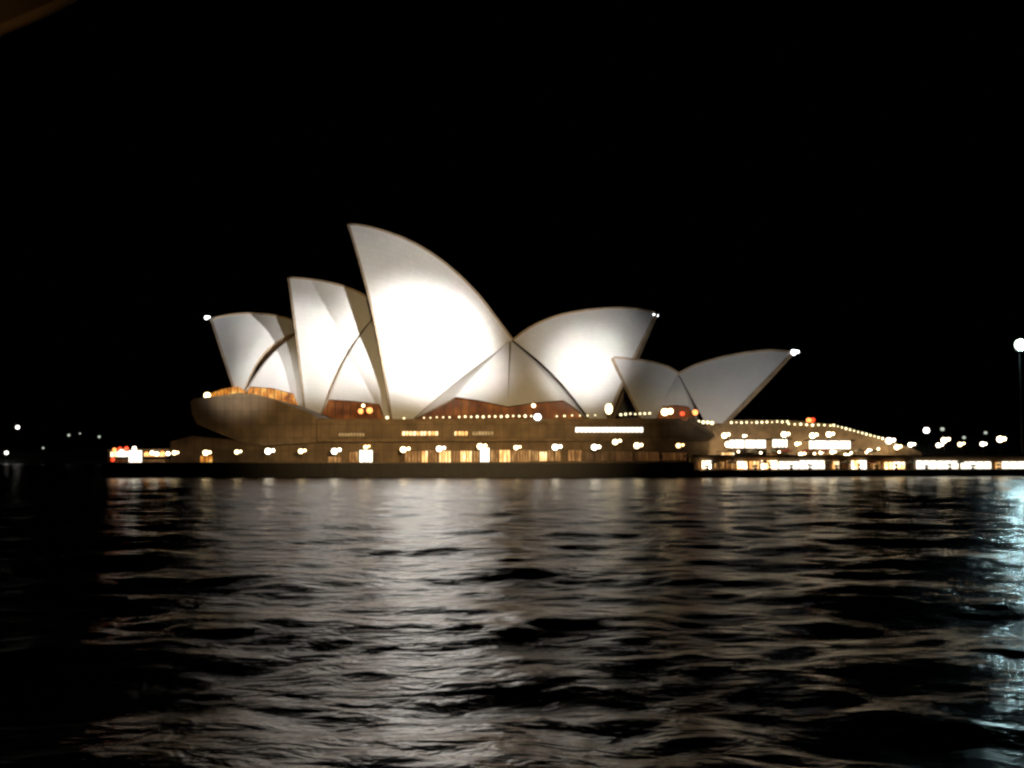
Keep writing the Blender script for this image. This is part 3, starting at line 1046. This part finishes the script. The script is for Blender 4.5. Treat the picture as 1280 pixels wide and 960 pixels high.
M['leaves'] = mat('leaves', (.06, .08, .025), .6, noise=.4, nscale=3)
M['cream'] = mat('cream_canvas', (.6, .52, .38), .85, noise=.1, nscale=2)
M['redcanvas'] = mat('red_canvas', (.45, .09, .05), .85, noise=.1, nscale=2)
for i, px in enumerate([884, 899, 944, 962, 989, 1012, 1046, 1074, 1096, 1120, 1158, 1187, 1216, 1248]):
    planter(px, -1.6 - (i % 3) * .5, LOW, .9 + .5 * (i % 2), f'dark shrub in a tub before the quay shops, {ORD[i]} from the left', 'shrub tubs along the quay')
for i, (px, m) in enumerate([(893, 'cream'), (914, 'cream'), (956, 'redcanvas'), (1036, 'cream'), (1058, 'cream'), (1091, 'redcanvas'), (1138, 'cream'), (1200, 'cream')]):
    parasol(px, 576.5, QUAY, -3.4, LOW, 1.35, m, f'{"red" if m == "redcanvas" else "cream"} parasol on the quay in front of the shops, {ORD[i]} from the left', 'parasols on the quay')
for i, (px, py, m) in enumerate([(940, 562.5, 'cream'), (965, 563, 'cream'), (984, 562, 'redcanvas'), (1008, 562.5, 'redcanvas'), (1030, 563, 'redcanvas'), (1052, 562.5, 'cream'), (1074, 562, 'cream'), (1092, 563, 'cream')]):
    parasol(px, py, QUAY, 2.2, FZ, 1.5, m, f'{"red" if m == "redcanvas" else "cream"} parasol on the forecourt terrace below the steps, {ORD[i]} from the left', 'parasols on the forecourt terrace')
for i, (px, py) in enumerate([(923, 564.5), (951, 566), (974, 565), (1018, 567), (1064, 566), (1083, 565.5), (1098, 561)]):
    lamp(px, py, QUAY, 1.6, FZ, .3, 'lampterrace', f'little warm table lamp among the terrace parasols, {ORD[i]} from the left', 'table_lamp', 'lamp', 'table lamps on the terrace', pole=.04)
for i, (px, py) in enumerate([(143, 562), (152, 564.5), (168, 560.5), (183, 567), (190, 566), (196, 567.2), (203, 566), (210, 567)]):
    lamp(px, py, FRONT, 303.2, DECK, .5, ['lamporange', 'lamppale', 'lamppale'][i % 3], f'small bulb on a pole before the promenade kiosk, {ORD[i]} from the left', 'bulb_lamp', 'lamp', 'bulbs around the promenade kiosk', pole=.04)
for x, y, d, r, m, sx in [(1205, 547, 565, .8, 'lampdim', 'faint lamp on the headland above the middle of the forecourt row'), (1232, 541, 575, .8, 'lampdim', 'faint highest lamp on the headland near the right edge')]:
    lamp(x, y, FRONT, d, max(1, FRONT.P(x, y, d).z - 12), r, m, sx, 'shore_lamp', 'lamp', 'lamps on the far shores', pole=.3)

# tall floodlight mast at the right edge
c = FRONT.P(1276, 431, 345)
ms = thing('floodlight_mast', 'tall mast with a dazzling cyan white floodlight at the right edge', 'lamp mast', (c.x, c.y + 1, FZ))
mb = MB()
mb.tube((c.x, c.y + 1.2, FZ), (c.x, c.y + 1.2, c.z - .5), .2, 10, .12)
mb.build('mast_pole', mat('black_mast', (.012, .012, .012), .7), ms)
mb = MB()
mb.tube((c.x, c.y + 1.6, c.z), (c.x, c.y + .2, c.z), 1.4, 18, 2.0)
mb.build('lamp_housing', M['bronze'], ms, smooth=False)
mb = MB()
mb.ball(c, 1.4)
mb.build('lamp_lens', M['mast'], ms, smooth=True)

# lamps far off on the dark shores
for x, y, d, r, m, s in [(22, 534, 1560, 2.6, 'lampfar', 'white lamp high on the dark far shore at the left edge'), (8, 566, 1490, 2.4, 'lampfar', 'white lamp low by the far water at the left edge'),
                         (86, 544, 1560, 1.8, 'lampdim', 'dim lamp on the far shore between the left edge and the kiosk'), (124, 546, 1560, 1.8, 'lampdim', 'dim lamp on the far shore just left of the kiosk'),
                         (54, 560, 1490, 1.4, 'lampdim', 'faintest lamp low on the far shore'), (100, 542, 1600, 1.2, 'lampdim', 'tiny dim lamp between two others on the far shore'),
                         (1158, 538, 560, 1.5, 'lampfar', 'white lamp on the dark headland above the forecourt lamps'), (1178, 536.5, 575, 1.0, 'lampdim', 'dim lamp on the headland right of the white one')]:
    lamp(x, y, FRONT, d, max(1, FRONT.P(x, y, d).z - 12), r, m, s, 'shore_lamp', 'lamp', 'lamps on the far shores', pole=.3)

# ================================================================== AWNING NEAR US, TOP LEFT
aw = thing('awning', 'dim brown canvas awning corner hanging into the top left of the view', 'awning', FRONT.P(-60, -40, 3))
edge = [(-420, 120), (-200, 90), (-60, 60), (0, 36), (45, 17), (92, -6), (140, -45), (200, -120), (240, -200)]
cs = resample(edge, 24)
lo = [FRONT.P(x, y, 3.0) for x, y in cs]
hi = [p + Vector((-.9, -1.6, .22)) for p in lo]      # the canvas runs back over our heads
mb = MB()
K = 8
vs, fs = [], []
for off in (Vector((0, 0, 0)), Vector((0, 0, .03))):
    for a, b in zip(lo, hi):
        for k in range(K + 1):
            p = a.lerp(b, k / K)
            vs.append(p + off + Vector((0, 0, -.12 * math.sin(math.pi * k / K))))
n1 = len(cs) * (K + 1)
for i in range(len(cs) - 1):
    for k in range(K):
        q = i * (K + 1) + k
        fs.append((q, q + K + 1, q + K + 2, q + 1))
        fs.append((n1 + q, n1 + q + 1, n1 + q + K + 2, n1 + q + K + 1))
mb.add(vs, fs)
mb.build('canvas', M['canvas'], aw, smooth=True)
mb = MB()
mb.sweep(lo, .018)
mb.build('hem', M['canvas'], aw, smooth=True)

# unseen fill lamp added to light the awning, just out of sight to the left
dl = bpy.data.lights.new('awning_fill', 'POINT')
dl.energy, dl.color, dl.shadow_soft_size = 5.5, (1, .7, .35), .06
dlo = bpy.data.objects.new('awning_fill', dl)
COL.objects.link(dlo)
dlo.location = (-2.4, 2.2, 5.0)
